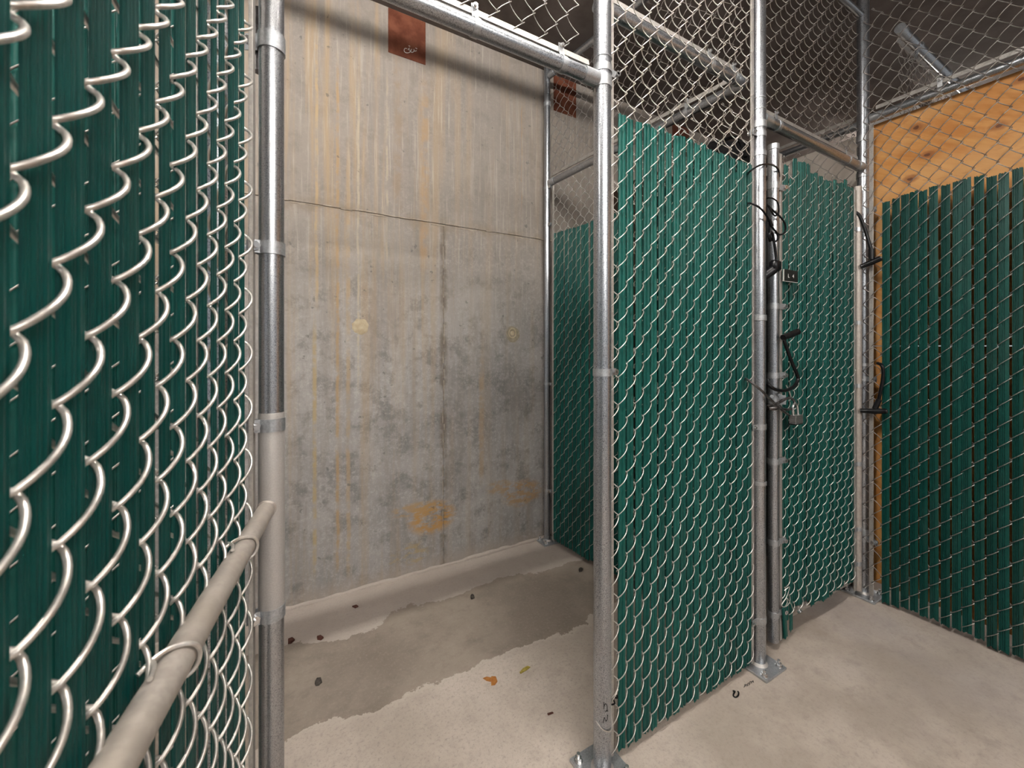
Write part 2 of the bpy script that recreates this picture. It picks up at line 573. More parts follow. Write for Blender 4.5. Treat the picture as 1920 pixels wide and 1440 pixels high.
def panel(x0, x1, z0, z1):
    b = 0.003
    mb = MB()
    y0, y1 = WALL_Y, WALL_Y + 0.006
    vs = [(x0, y1, z0), (x1, y1, z0), (x1, y1, z1), (x0, y1, z1),
          (x0 + b, y0, z0 + b), (x1 - b, y0, z0 + b), (x1 - b, y0, z1 - b), (x0 + b, y0, z1 - b)]
    mb.add(vs, [(4, 5, 6, 7), (0, 1, 5, 4), (1, 2, 6, 5), (2, 3, 7, 6), (3, 0, 4, 7)])
    mb.build('concrete_panel', M['wall'], wb, False)


JZ = 1.805
JX = 0.7625
for (x0, x1) in ((-4, JX - 2.44), (JX - 2.44, JX), (JX, JX + 2.44), (JX + 2.44, 7)):
    panel(x0 + 0.0005, x1 - 0.0005, -0.02, JZ - 0.001)
panel(-4, JX + 3.66, JZ + 0.001, CEIL_Z)
panel(JX + 3.664, 7, JZ + 0.001, CEIL_Z)
# raised mortar fins left by the form joints
fin = MB()
x = -0.4
while x < 1.5:
    l = random.uniform(0.03, 0.12)
    h = random.uniform(0.0015, 0.004)
    zz = JZ + random.uniform(-0.008, 0.008)
    fin.box((x, WALL_Y - h * 0.7, zz - 0.0022), (x + l, WALL_Y + 0.004, zz + 0.0022))
    x += l + random.uniform(-0.03, 0.02)
z = 0.1
while z < 1.78:
    l = random.uniform(0.03, 0.12)
    xx = JX + random.uniform(-0.004, 0.004)
    fin.box((xx - 0.002, WALL_Y - random.uniform(0.0005, 0.0025), z), (xx + 0.002, WALL_Y + 0.004, z + l))
    z += l + random.uniform(0.0, 0.04)
fin.build('joint_fin', M['fin'], wb, False)


def disc_wall(x, z, r, mat, name, d=0.003, n=22, jit=0.08, seed=1):
    rnd = random.Random(seed)
    vs = [(x, WALL_Y - d, z)]
    rs = [r * (1 + rnd.uniform(-jit, jit)) for _ in range(n)]
    for q, dd in ((0.75, d), (1.0, 0.0004)):
        for k in range(n):
            t = 2 * PI * k / n
            vs.append((x + rs[k] * q * math.cos(t), WALL_Y - dd, z + rs[k] * q * math.sin(t)))
    fs = [(0, 1 + (k + 1) % n, 1 + k) for k in range(n)] + [(1 + k, 1 + (k + 1) % n, 1 + n + (k + 1) % n, 1 + n + k) for k in range(n)]
    return MB().add(vs, fs).build(name, mat, wb)


disc_wall(0.345, 1.257, 0.038, M['patch'], 'tie_hole_patch', 0.004, jit=0.10, seed=3)
disc_wall(1.186, 1.232, 0.046, M['patchring'], 'tie_hole_patch', 0.001, jit=0.07, seed=4)
MB().tube([(1.182 + 0.024 * math.cos(k * PI / 10), WALL_Y - 0.0015, 1.238 + 0.027 * math.sin(k * PI / 10)) for k in range(20)], 0.003, 6, True).build('tie_hole_rim', M['patch'], wb)
disc_wall(1.182, 1.238, 0.014, M['patch'], 'tie_hole_plug', 0.003, jit=0.05, seed=5)
# rough grout bead where the wall meets the slab
pts, rr = [], []
x = -1.5
while x < 3.2:
    pts.append((x, WALL_Y - 0.002 + random.uniform(-0.004, 0.003), 0.002 + random.uniform(0, 0.004)))
    rr.append(random.uniform(0.007, 0.015))
    x += 0.03
MB().tube(pts, rr, 7).build('grout_bead', M['floor'], wb)

# rusty steel plates cast flush into the top of the wall
for (x0, x1, lab) in ((0.475, 0.665, 'rust red steel plate with a white chalk scribble at the wall top'),
                      (1.475, 1.650, 'rust red steel plate in the wall beside the thin rear fence post'),
                      (2.56, 2.75, 'rust red steel plate high on the wall behind the upper mesh of the slatted panel')):
    o = MB().bevbox((x0, WALL_Y - 0.003, 2.615), (x1, WALL_Y + 0.006, CEIL_Z - 0.004), 0.002).build('steel_embed_plate', M['rust'], None, False)
    tag(o, lab, 'steel plate', 'steel plates cast into the wall top')
    if x0 < 1:
        def sc(pp):
            return [at(u, v, WALL_Y - 0.0035) for (u, v) in pp]
        for st_ in ([(763, 91), (759, 91), (758, 96), (762, 99), (768, 98), (769, 94), (765, 93), (768, 90)],
                    [(772, 92), (770, 97), (774, 98), (777, 94)], [(776, 92), (777, 96), (781, 95)], [(779, 90), (781, 91), (782, 92)], [(766, 86), (769, 87)]):
            MB().tube(smooth_path(sc(st_), 4), 0.0016, 5).build('chalk_stroke', M['chalk'], o)


# ------------------------------------------------------------------ fence hardware
def arc(r, a0, a1, n):
    return [(r * math.cos(a0 + (a1 - a0) * k / n), r * math.sin(a0 + (a1 - a0) * k / n)) for k in range(n + 1)]


def band_mb(R, h=0.020, ear=0.026, gap=0.006, th=0.0018):
    """pressed steel band about the z axis, ears towards +x"""
    mb = MB()
    a = math.asin(min(0.9, gap / R))
    pr = arc(R + th, a, 2 * PI - a, 22)
    path = [(R + ear, gap)] + pr + [(R + ear, -gap)]
    n = len(path)
    nin = []
    for i in range(n):
        p0 = Vector(path[max(i - 1, 0)])
        p1 = Vector(path[min(i + 1, n - 1)])
        d = (p1 - p0).normalized()
        nin.append((path[i][0] + d.y * -th, path[i][1] + d.x * th))
    vs = []
    for zz in (-h / 2, h / 2):
        vs += [(q[0], q[1], zz) for q in path] + [(q[0], q[1], zz) for q in nin]
    fs = []
    for i in range(n - 1):
        fs += [(i, i + 1, 2 * n + i + 1, 2 * n + i), (n + i + 1, n + i, 3 * n + i, 3 * n + i + 1),
               (i + 1, i, n + i, n + i + 1), (2 * n + i, 2 * n + i + 1, 3 * n + i + 1, 3 * n + i)]
    fs += [(0, 2 * n, 3 * n, n), (n - 1, 2 * n - 1, 4 * n - 1, 3 * n - 1)]
    return mb.add(vs, fs)


def bolt_mb(c, d, L=0.03, r=0.004):
    c, d = Vector(c), Vector(d).normalized()
    mb = MB()
    mb.cyl(c - d * L / 2, c + d * L / 2, r, 8)
    mb.cyl(c + d * (L / 2 - 0.012), c + d * (L / 2 - 0.005), r * 1.9, 6)
    mb.cyl(c - d * (L / 2), c - d * (L / 2 - 0.004), r * 2.1, 10, r * 1.6)
    return mb


def band(parent, loc, axis, ears, R, h=0.020, ear=0.026, bolt=True, mat='band', name='tension_band'):
    """axis: pipe direction, ears: direction of the ears (both in the parent's frame)"""
    zx = Vector(axis).normalized()
    ex = Vector(ears)
    ex = (ex - zx * ex.dot(zx)).normalized()
    ey = zx.cross(ex)
    mt = Matrix(((ex.x, ey.x, zx.x, loc[0]), (ex.y, ey.y, zx.y, loc[1]), (ex.z, ey.z, zx.z, loc[2]), (0, 0, 0, 1)))
    o = band_mb(R, h, ear).xf(mt).build(name, M[mat], parent)
    if bolt:
        bolt_mb((R + ear - 0.008, 0, 0), (0, 1, 0)).xf(mt).build('carriage_bolt', M['chrome'], o)
    return o


def ring(parent, loc, axis, R, h, mat='post', name='collar'):
    a = Vector(axis).normalized()
    c = Vector(loc)
    mb = MB()
    prof = [(R, -h / 2), (R + 0.002, -h / 2 + 0.001), (R + 0.002, h / 2 - 0.001), (R, h / 2)]
    mb.lathe((0, 0, 0), prof, 24)
    q = Vector((0, 0, 1)).rotation_difference(a).to_matrix().to_4x4()
    mb.xf(Matrix.Translation(c) @ q)
    return mb.build(name, M[mat], parent)


# ------------------------------------------------------------------ chain link fabric
def strand_mesh(name, s, H, d, z0, z1, r, per_leg=8, sides=5, e=0.0022, bow=0.8, wmat='wire'):
    n = int(math.floor((z1 - z0) / (H / 2)))
    pts = []
    for L in range(n):
        front = (L % 2 == 0)
        for k in range(per_leg):
            t = k / per_leg
            # flat spiral: straight legs, tight turns at the knuckles
            ph = 0.5 - 0.5 * math.cos(PI * t)
            xx = 0.88 * t + 0.12 * ph
            zz = t
            yy = math.sin(PI * t) ** bow if 0 < t < 1 else 0.0
            xl = -e + (s + 2 * e) * xx
            if not front:
                xl = s - xl
            pts.append((xl, (-d if front else d) * yy, z0 + (L + zz) * H / 2))
    front = (n % 2 == 0)
    pts.append((-e if front else s + e, 0, z0 + n * H / 2))
    # knuckled ends
    f0 = pts[0]
    pts = [(f0[0] + 0.012, d * 0.4, f0[2] + 0.006), (f0[0] + 0.004, d * 0.5, f0[2] - 0.002)] + pts
    l0 = pts[-1]
    sg = 1 if front else -1
    pts += [(l0[0] + sg * 0.004, 0.003, l0[2] + 0.004), (l0[0] + sg * 0.010, 0.004, l0[2] - 0.006)]
    return MB().tube(pts, r, sides).mesh(name, M[wmat], True, 180)


def slat_profile(wd, th, kind):
    """thin corrugated strip: front contour (-y side), then the back contour in reverse"""
    if kind == 'near':
        fy_ = []
        n = 28
        for i in range(n + 1):
            f = i / n
            y_ = 0.0
            for gx, gw, gd in ((0.12, 0.05, 0.0004), (0.30, 0.10, 0.0010), (0.52, 0.05, 0.0005), (0.72, 0.10, 0.0010), (0.90, 0.05, 0.0004)):
                y_ += gd * max(0.0, 1 - (abs(f - gx) / gw) ** 2)
            y_ += 0.0003 * (abs(f - 0.5) * 2) ** 8
            fy_.append((f, y_))
    elif kind == 'double':                            # two broad ribs
        fy_ = [(0, 0.0024), (0.06, 0.0008), (0.14, 0), (0.33, 0), (0.41, 0.0010), (0.46, 0.0030), (0.54, 0.0030), (0.59, 0.0010), (0.67, 0), (0.86, 0), (0.94, 0.0008), (1, 0.0024)]
    else:                                             # three narrow grooves and a flat edge
        fy_ = [(0, 0.0006), (0.03, 0), (0.10, 0), (0.125, 0.0032), (0.205, 0.0032), (0.23, 0), (0.30, 0), (0.325, 0.0032), (0.405, 0.0032), (0.43, 0), (0.50, 0), (0.525, 0.0032), (0.605, 0.0032), (0.63, 0), (0.97, 0), (1, 0.0006)]
    fr = [(-wd / 2 + wd * f, y_ - 0.0012 - th / 2) for (f, y_) in fy_]
    bk = [(x_, y_ + th) for (x_, y_) in reversed(fr[::2] if len(fr) % 2 else fr)]
    return fr + bk


def slat_mesh(name, wd, th, length, mat, fine='double', seed=0, wavy=0.0, period=0.078):
    rnd = random.Random(seed)
    pr = slat_profile(wd, th, fine)
    n = len(pr)
    vs, fs = [], []
    levels = [0.0, length] if wavy == 0 else [length * k / 46 for k in range(47)]
    for li, zz in enumerate(levels):
        dy = wavy * math.sin(2 * PI * zz / period + seed) if wavy else 0.0
        for (x_, y_) in pr:
            tz = zz
            if li == 0:
                tz += 0.010 * rnd.uniform(-0.3, 0.6) + 0.25 * (x_) * rnd.choice((-1, 1, 0))
            if li == len(levels) - 1:
                tz += 0.004 * rnd.uniform(-1, 1)
            vs.append((x_, y_ + dy * (1 if y_ < 0 else 1), tz))
    for L in range(len(levels) - 1):
        for k in range(n):
            k2 = (k + 1) % n
            fs.append((L * n + k, L * n + k2, L * n + n + k2, L * n + n + k))
    fs += [tuple(range(n - 1, -1, -1)), tuple(range((len(levels) - 1) * n, len(levels) * n))]
    return MB().add(vs, fs).mesh(name, mat, True, 32)


def fabric(parent, length, z0, z1, s, H, d, r, slats=None, start=0.0, per_leg=8, sides=5, phase=0.0, smat='slat', wd=0.0240, th=0.0028, wmat='wire', e=0.0036,
           fine='double', jitter=0.006, yaw=5.0, skip=(), drop=None, bow=0.8):
    """chain link in the parent's frame: x to the viewer's right, y away from the viewer"""
    n = int(length / s)
    me = strand_mesh('wire_strand', s, H, d, 0, z1 - z0 - H / 2, r, per_leg, sides, e=e, bow=bow, wmat=wmat)
    for i in range(n):
        up = ((i % 2) * H / 2 + phase) % H
        link('wire_strand', me, parent, (start + i * s, 0, z0 + up))
    if slats:
        a, b = slats
        mes = [slat_mesh('privacy_slat', wd, th, b - a, M[smat], fine, seed=q) for q in range(5)]
        for i in range(n):
            if i in skip:
                continue
            dz = random.uniform(-jitter, jitter)
            if drop and i in drop:
                dz += drop[i]
            o = link('privacy_slat', mes[i % 5], parent, (start + (i + 0.5) * s + random.uniform(-0.0015, 0.0015), random.uniform(-0.0008, 0.0008), a + dz),
                     (random.uniform(-0.001, 0.001), random.uniform(-0.0016, 0.0016), math.radians(random.uniform(-yaw, yaw))))
    return n


def tension_bar(parent, x, z0, z1, y=0.0):
    return MB().bevbox((x - 0.008, y - 0.003, z0), (x + 0.008, y + 0.003, z1), 0.001).build('tension_bar', M['bar'], parent, False)


def post(label, x, y, R, z1=CEIL_Z, plate=0.064, plate_off=(0, 0), mat='post', nuts=True, rz=0):
    t = thing('fence_post', label, 'fence post', (x, y, 0), rz, 'galvanized fence posts')
    mb = MB().cyl((0, 0, 0.006), (0, 0, z1), R, 28)
    mb.build('pole', M[mat], t)
    if plate:
        ox, oy = plate_off
        pl = MB().bevbox((ox - plate, oy - plate, 0.0), (ox + plate, oy + plate, 0.009), 0.0015).build('base_plate', M['band'], t, False)
        MB().lathe((0, 0, 0.009), [(R + 0.007, 0), (R + 0.004, 0.004), (R, 0.009)], 24).build('weld_bead', M['zinc'], pl)
        if nuts:
            k = plate - 0.018
            for (qx, qy) in ((-k, -k), (k, -k), (k, k), (-k, k)):
                nb = MB()
                nb.cyl((ox + qx, oy + qy, 0.009), (ox + qx, oy + qy, 0.011), 0.012, 16)
                nb.cyl((ox + qx, oy + qy, 0.011), (ox + qx, oy + qy, 0.020), 0.0095, 6)
                nb.cyl((ox + qx, oy + qy, 0.020), (ox + qx, oy + qy, 0.030), 0.005, 10)
                nb.build('anchor_nut', M['chrome'], pl, True, 30)
    return t


PX1, PX2, PX3 = 0.772, 1.524, 2.388
RP = 0.024
p1 = post('galvanized post with marker handwriting at its foot beside the open bay', PX1, ROW_Y, RP)
p2 = post('galvanized post with a square bolted foot plate beside the gate with black cables', PX2, ROW_Y, 0.0235)
p3 = post('galvanized corner post between the numbered gate and the fence before the plywood', PX3, ROW_Y, 0.0235)
p4 = post('thin galvanized post standing against the concrete wall', 1.392, 2.010, 0.0185, CEIL_Z, 0.050)
p5 = post('galvanized hinge post hidden behind the wide open gate', -0.090, ROW_Y, RP)

# details of post 1
ring(p1, (0, 0, 1.945), (0, 0, 1), RP, 0.003, 'band')
band(p1, (0, 0, 1.915), (0, 0, 1), (1, 0.0, 0), RP, 0.020, 0.030)
band(p1, (0, 0, 1.880), (0, 0, 1), (-1, 0.0, 0), RP, 0.030, 0.016, name='rail_end_band')
band(p1, (0, 0, 1.090), (0, 0, 1), (1, 0.10, 0), RP, 0.020, 0.026)
band(p1, (0, 0, 0.55), (0, 0, 1), (1, 0.6, 0), RP, 0.018, 0.010, bolt=False) if False else None
tw = [(-RP - 0.002, -0.004, 0.150), (-0.018, -0.019, 0.137), (0.0, -RP - 0.0025, 0.128), (0.017, -0.020, 0.130), (RP + 0.002, -0.006, 0.150), (0.032, -0.003, 0.175), (0.045, -0.004, 0.190), (0.058, 0.0, 0.198)]
MB().tube(smooth_path(tw, 5), 0.0016, 6).build('tie_wire', M['wire'], p1)
MB().tube(smooth_path([(0.030, -0.004, 0.170), (0.036, -0.010, 0.176), (0.040, 0.002, 0.182), (0.046, -0.010, 0.186), (0.050, 0.002, 0.19)], 4), 0.0022, 6).build('wire_twist', M['black'], p1)


def on_pole(u, v, cx, cy, R, z):
    """point of a pole surface at angle u (radians from -y towards +x)"""
    return (R * math.sin(u), -R * math.cos(u), z)


def ink_on_pole(parent, R, strokes, r=0.0009):
    for st_ in strokes:
        MB().tube(smooth_path([on_pole(a, 0, 0, 0, R + 0.0003, z) for (a, z) in st_], 4), r, 5).build('ink_stroke', M['ink'], parent)


# angle facing the camera from post 1
a1 = math.atan2(-PX1, ROW_Y)
ink_on_pole(p1, RP, (
    [(a1 + 0.15, 0.208), (a1 + 0.18, 0.198), (a1 + 0.15, 0.190)],
    [(a1 + 0.18, 0.196), (a1 + 0.33, 0.203), (a1 + 0.47, 0.201), (a1 + 0.56, 0.192), (a1 + 0.52, 0.182)],
    [(a1 + 0.12, 0.152), (a1 + 0.20, 0.166), (a1 + 0.30, 0.163), (a1 + 0.40, 0.157), (a1 + 0.52, 0.160), (a1 + 0.62, 0.172)],
    [(a1 + 0.30, 0.182), (a1 + 0.50, 0.184), (a1 + 0.66, 0.182)]))
# sleeve joints and bands of post 2
for zz in (2.06, 2.02):
    ring(p2, (0, 0, zz), (0, 0, 1), 0.0235, 0.004, 'band')
ring(p2, (0, 0, 1.965), (0, 0, 1), 0.0240, 0.026, 'band')
band(p2, (0, 0, 1.93), (0, 0, 1), (-1, -0.05, 0), 0.0235, 0.020, 0.026)
band(p2, (0, 0, 1.86), (0, 0, 1), (1, 0.3, 0), 0.0235, 0.018, 0.020, bolt=False)
ring(p2, (0, 0, 1.265), (0, 0, 1), 0.0240, 0.022, 'band')
band(p2, (0, 0, 0.870), (0, 0, 1), (-1, -0.05, 0), 0.0235, 0.020, 0.026)
ring(p2, (0, 0, 0.665), (0, 0, 1), 0.0240, 0.014, 'band')
band(p2, (0, 0, 0.170), (0, 0, 1), (-1, -0.05, 0), 0.0235, 0.022, 0.028)
# bands of post 3 towards the side fence (ears towards -y)
for zz in (1.79, 1.01, 0.86):
    band(p3, (0, 0, zz), (0, 0, 1), (-0.25, -1, 0), 0.0235, 0.022, 0.030)
for zz, hh in ((2.135, 0.03), (1.965, 0.026), (1.905, 0.012), (1.70, 0.014), (1.075, 0.016), (0.815, 0.018), (0.285, 0.05)):
    ring(p3, (0, 0, zz), (0, 0, 1), 0.0240, hh, 'band')
band(p3, (0, 0, 0.265), (0, 0, 1), (-0.4, -1, 0), 0.0235, 0.022, 0.040)
hg = MB()
hg.cyl((-0.010, -0.030, 0.255), (0.016, -0.034, 0.275), 0.006, 10)
hg.build('hinge_bolt', M['chrome'], p3)
# bands of post 4
for zz in (2.10, 1.88, 0.94, 0.31):
    band(p4, (0, 0, zz), (0, 0, 1), (0.1, -1, 0), 0.0185, 0.016, 0.024)
ring(p4, (0, 0, 2.60), (0, 0, 1), 0.019, 0.03, 'band')


# ------------------------------------------------------------------ rails
def rail(label, p0, p1, R, straps=(), up=(0, 0, 1), bar=True, mat='post', bar_off=0.040, name='rail', cat='rail', ends=True, bar_pull=(0, 0, 0)):
    p0, p1 = Vector(p0), Vector(p1)
    t = thing(name, label, cat, p0)
    d = p1 - p0
    L = d.length
    dn = d.normalized()
    MB().cyl((0, 0, 0), d, R, 22).build('pipe', M[mat], t)
    if ends:
        for q in (0.0, 1.0):
            c = d * q
            sg = 1 if q == 0 else -1
            MB().cyl(c - dn * 0.001 * sg, c + dn * (0.045 * sg), R + 0.002, 22).build('rail_end_cup', M['band'], t)
    for f in straps:
        c = d * f
        band(t, tuple(c), tuple(dn), up, R, 0.016, bar_off - R + 0.016, name='strap')
    if bar:
        u = Vector(up).normalized()
        off = u * bar_off
        mb = MB()
        side = dn.cross(u).normalized()
        a = dn * 0.02 + off
        b = d - dn * 0.02 + off
        vs = []
        for q in (a, b):
            for (i, j) in ((-1, -1), (1, -1), (1, 1), (-1, 1)):
                vs.append(q + side * (0.0025 * i) + u * (0.008 * j))
        mb.add(vs, [(0, 1, 2, 3), (7, 6, 5, 4), (0, 4, 5, 1), (1, 5, 6, 2), (2, 6, 7, 3), (3, 7, 4, 0)])
        mb.build('tension_bar', M['bar'], t, False)
    return t


rail('galvanized header pipe over the open bay doorway', (-0.066, ROW_Y, 1.885), (PX1 - 0.024, ROW_Y, 1.885), 0.0185, (0.56, 0.86), (0, 0.15, 1), name='header_rail')
rail('galvanized header pipe over the numbered gate', (PX2 + 0.024, ROW_Y, 1.998), (PX3 - 0.024, ROW_Y, 1.998), 0.0190, (0.12, 0.83), (0, 0.15, 1), name='header_rail')
rail('galvanized rail behind the upper mesh of the slatted panel', (PX1 + 0.03, ROW_Y + 0.055, 2.150), (PX2 - 0.005, ROW_Y + 0.055, 2.150), 0.0190, (0.72, 0.92), (0, 0.1, 1), name='cross_rail')
rail('galvanized top rail of the fence row under the ceiling', (-1.0, ROW_Y, 2.712), (PX3, ROW_Y, 2.712), 0.0125, (), bar=False, ends=False, name='top_rail')
PA = Vector((1.394, 1.985))
PB = Vector((1.512, 0.885))
rail('galvanized mid rail of the divider behind the slatted panel', (PA.x, PA.y, 2.125), (PB.x - 0.003, PB.y + 0.02, 2.140), 0.0185, (0.80,), (-0.05, 0, 1), name='mid_rail')
rail('short galvanized top rail of the divider at the wall', (PA.x, PA.y, 2.76), (PB.x, PB.y, 2.76), 0.0170, (), bar=False, name='top_rail')
rail('galvanized side rail running above the plywood', (2.398, ROW_Y - 0.026, 2.222), (2.398, -1.1, 2.222), 0.0185, (0.12, 0.30), (-0.1, 0, 1), name='side_rail')
rail('galvanized rail running back to the wall behind the corner post', (2.425, ROW_Y + 0.03, 2.222), (2.425, WALL_Y - 0.005, 2.222), 0.0170, (0.5,), (0, 0, 1), name='side_rail')
rail('bright galvanized pipe beyond the side fence under the ceiling', (2.475, 0.745, 2.62), (4.4, 0.745, 2.62), 0.0185, (0.12, 0.33), (0, 0.4, -1), name='cross_rail')

# ------------------------------------------------------------------ fence panels
S, H = 0.0328, 0.0772
# slatted fixed panel between post 1 and post 2
fa = thing('chain_link_fence', 'tall chain-link panel with green slats between the marked post and the foot-plate post', 'fence panel', (PX1 + 0.030, ROW_Y, 0), 0, 'chain-link panels')
LA = PX2 - PX1 - 0.062
fabric(fa, LA + 0.02, 0.012, 2.70, S, H, 0.0100, 0.0015, slats=(0.026, 1.815), start=-0.006, phase=0.018, skip=(0,), wd=0.0260)
tension_bar(fa, 0.004, 0.02, 2.70, 0.002)
tension_bar(fa, LA - 0.006, 0.02, 2.70, 0.002)

# neighbouring panel left of the hinge post
fn = thing('chain_link_fence', 'green slatted chain-link panel behind the wide open gate', 'fence panel', (-1.02, ROW_Y, 0), 0, 'chain-link panels')
fabric(fn, 0.90, 0.03, 1.95, S, H, 0.0078, 0.0018, slats=(0.045, 1.82), sides=4, per_leg=6)
tension_bar(fn, 0.898, 0.03, 1.95)

# mesh above the open bay and above the gate
ft = thing('transom_mesh', 'bare chain-link mesh above the doorway header pipe', 'chain-link mesh', (-0.066, ROW_Y + 0.008, 0), 0, 'bare mesh panels')
fabric(ft, PX1 - 0.02 + 0.04, 1.915, 2.72, 0.0345, H, 0.006, 0.0014, sides=4, per_leg=6, wmat='wire_grey')
fg = thing('transom_mesh', 'bare chain-link mesh above the numbered gate', 'chain-link mesh', (PX2 + 0.028, ROW_Y + 0.008, 0), 0, 'bare mesh panels')
fabric(fg, PX3 - PX2 - 0.05, 2.030, 2.74, 0.0360, 0.0735, 0.010, 0.0014, sides=5, per_leg=8, wmat='wire_grey')

# divider from post 2 back to the wall
dv = PB - PA
ang = math.atan2(dv.y, dv.x)
fd = thing('chain_link_fence', 'shadowed green slatted divider running back to the concrete wall', 'fence panel', (PA.x, PA.y, 0), ang, 'chain-link panels')
LD = dv.length
fabric(fd, LD - 0.02, 0.03, 2.10, 0.0318, H, 0.0090, 0.0015, slats=(0.035, 1.815), start=0.028, sides=5, per_leg=7, smat='slat', jitter=0.004, phase=0.03)
tension_bar(fd, 0.030, 0.03, 2.10)
fu = thing('transom_mesh', 'bare chain-link mesh above the divider mid rail', 'chain-link mesh', (PA.x, PA.y, 0), ang, 'bare mesh panels')
fabric(fu, LD - 0.02, 2.155, 2.76, 0.0345, H, 0.007, 0.0014, sides=4, per_leg=7, start=0.02, wmat='wire_grey')

# side fence before the plywood
fs = thing('chain_link_fence', 'dark green slatted side fence standing before the plywood', 'fence panel', (2.362, ROW_Y - 0.035, 0), -PI / 2, 'chain-link panels')
fabric(fs, 1.30, 0.022, 2.70, 0.0313, H, 0.0080, 0.0016, slats=(0.022, 1.815), start=-0.022, smat='slat_dark', skip=(0, 1), jitter=0.010, yaw=3.0, fine='triple', wd=0.0262, wmat='wire_grey', phase=0.02)
tension_bar(fs, 0.004, 0.02, 2.18, 0.002)
# mesh hanging from the far pipe
ff = thing('transom_mesh', 'dense-looking chain-link mesh hanging below the bright far pipe', 'chain-link mesh', (2.50, 0.755, 0), 0, 'bare mesh panels')
fabric(ff, 0.95, 2.05, 2.66, 0.0345, H, 0.006, 0.0014, sides=4, per_leg=6, wmat='wire_grey')
# mesh of the rear side partition
fr = thing('transom_mesh', 'bare chain-link mesh of the partition behind the corner post', 'chain-link mesh', (2.425, WALL_Y - 0.02, 0), -PI / 2, 'bare mesh panels')
fabric(fr, 1.14, 1.66, 2.24, 0.0345, H, 0.006, 0.0014, sides=4, per_leg=6, wmat='wire_grey')

# ------------------------------------------------------------------ numbered gate
gx0, gx1, gy = 1.655, 2.345, 0.868
gt = thing('slatted_gate', 'closed chain-link gate with green slats and a small number plate', 'gate', (gx0, gy, 0), math.atan2(-0.018, gx1 - gx0), 'chain-link gates')
GL = gx1 - gx0
RG = 0.019
MB().cyl((0, 0, 0.030), (0, 0, 1.935), RG, 24).build('gate_stile', M['post'], gt)
MB().cyl((GL - 0.012, 0.002, 0.035), (GL - 0.012, 0.002, 1.90), 0.017, 24).build('gate_stile', M['dusty'], gt)
for zz in (0.075, 1.845):
    MB().cyl((RG - 0.012, 0.024, zz), (GL - 0.012, 0.024, zz), 0.0150, 18).build('gate_rail', M['dusty'], gt)
    MB().cyl((RG - 0.012, 0.022, zz), (RG + 0.03, 0.023, zz), 0.0172, 18).build('rail_cup', M['band'], gt)
ring(gt, (0, 0, 1.925), (0, 0, 1), RG, 0.022, 'band')
ring(gt, (0, 0, 1.78), (0, 0, 1), RG, 0.020, 'band')
tension_bar(gt, 0.042, 0.02, 1.91, -0.004)
tension_bar(gt, GL - 0.044, 0.04, 1.88, -0.002)
for zz in (1.775, 1.315, 1.050, 0.72, 0.41, 0.135):
    band(gt, (0, 0, zz), (0, 0, 1), (1, -0.18, 0), RG, 0.022, 0.040)
for zz in (1.70, 1.27, 0.98, 0.62, 0.32, 0.16):
    band(gt, (GL - 0.012, 0.002, zz), (0, 0, 1), (-1, -0.1, 0), 0.017, 0.018, 0.028, bolt=False)
drops = {0: -0.075, 1: 0.0, 2: -0.062, 3: 0.03, 4: 0.02, 5: 0.02, 6: 0.03, 9: -0.005, 10: -0.02, 14: -0.01, 16: 0.03}
fabric(gt, GL - 0.072, 0.095, 1.925, 0.0315, H, 0.0095, 0.0015, slats=(0.085, 1.885), start=0.046, sides=5, per_leg=8, phase=0.0, jitter=0.010, yaw=8.0, drop=drops, wd=0.0235)
# loose slat and broken wire at the lower latch corner
sl = slat_mesh('loose', 0.024, 0.005, 0.13, M['slat'], 'double', 9)
link('privacy_slat', sl, gt, (0.066, -0.012, 0.028), (0, math.radians(-11), 0.2))
bw = [(0.050, -0.014, 0.215), (0.075, -0.020, 0.225), (0.058, -0.018, 0.190), (0.032, -0.014, 0.165), (0.040, -0.020, 0.158), (0.062, -0.018, 0.166),
      (0.060, -0.018, 0.185), (0.085, -0.020, 0.155), (0.115, -0.014, 0.118), (0.122, -0.012, 0.126)]
MB().tube(smooth_path(bw, 5), 0.0016, 6).build('broken_wire', M['wire'], gt)
MB().cyl((0.155, -0.012, 0.105), (0.155, -0.020, 0.100), 0.010, 12).build('tie_clip', M['chrome'], gt)

# ------------------------------------------------------------------ open gate at the left
gdir = (cw(-0.170 - 0.365, 1.0) - cw(-0.170, 0.0)).normalized()
gn = Vector((gdir.y, -gdir.x))                       # towards the camera side
FAB0 = cw(-0.170 - 0.365 * 0.735, 0.735)             # fabric plane near the stile
STL = cw(-0.587 * 0.652, 0.652)
og = thing('slatted_gate', 'near chain-link gate with dark green slats standing wide open at the left', 'gate', (STL.x, STL.y, 0), math.atan2(gdir.y, gdir.x), 'chain-link gates')


def gl(pt):                                          # world xy -> gate frame
    q = pt - STL
    return (q.dot(gdir), q.dot(Vector((-gdir.y, gdir.x))))


fx, fy = gl(FAB0)
RS = 0.0178
MB().cyl((0, 0, 0.04), (0, 0, 1.88), RS, 30).build('gate_stile', M['gatepipe'], og)
rz_ = 0.908
RR = 0.0125
RY = 0.004
pts = [(-0.013, RY, rz_ + 0.000), (-0.026, RY, rz_), (-0.05, RY, rz_), (-1.0, RY, rz_)]
MB().tube(pts, [RR - 0.001, RR, RR, RR], 26).build('brace_rail', M['dusty'], og)
MB().lathe((0, 0, 0), [(RS + 0.0004, -0.16), (RS + 0.0009, -0.157), (RS + 0.0009, 0.150), (RS + 0.0004, 0.153)], 30).xf(Matrix.Translation((0, 0, rz_ - 0.005))).build('zinc_paint_patch', M['zinc'], og)
wbd = []
for k in range(20):
    a = 2 * PI * k / 20
    wbd.append((-RS - 0.001 + 0.004 * (math.cos(a) ** 2), RY + 0.0115 * math.cos(a), rz_ + 0.0115 * math.sin(a)))
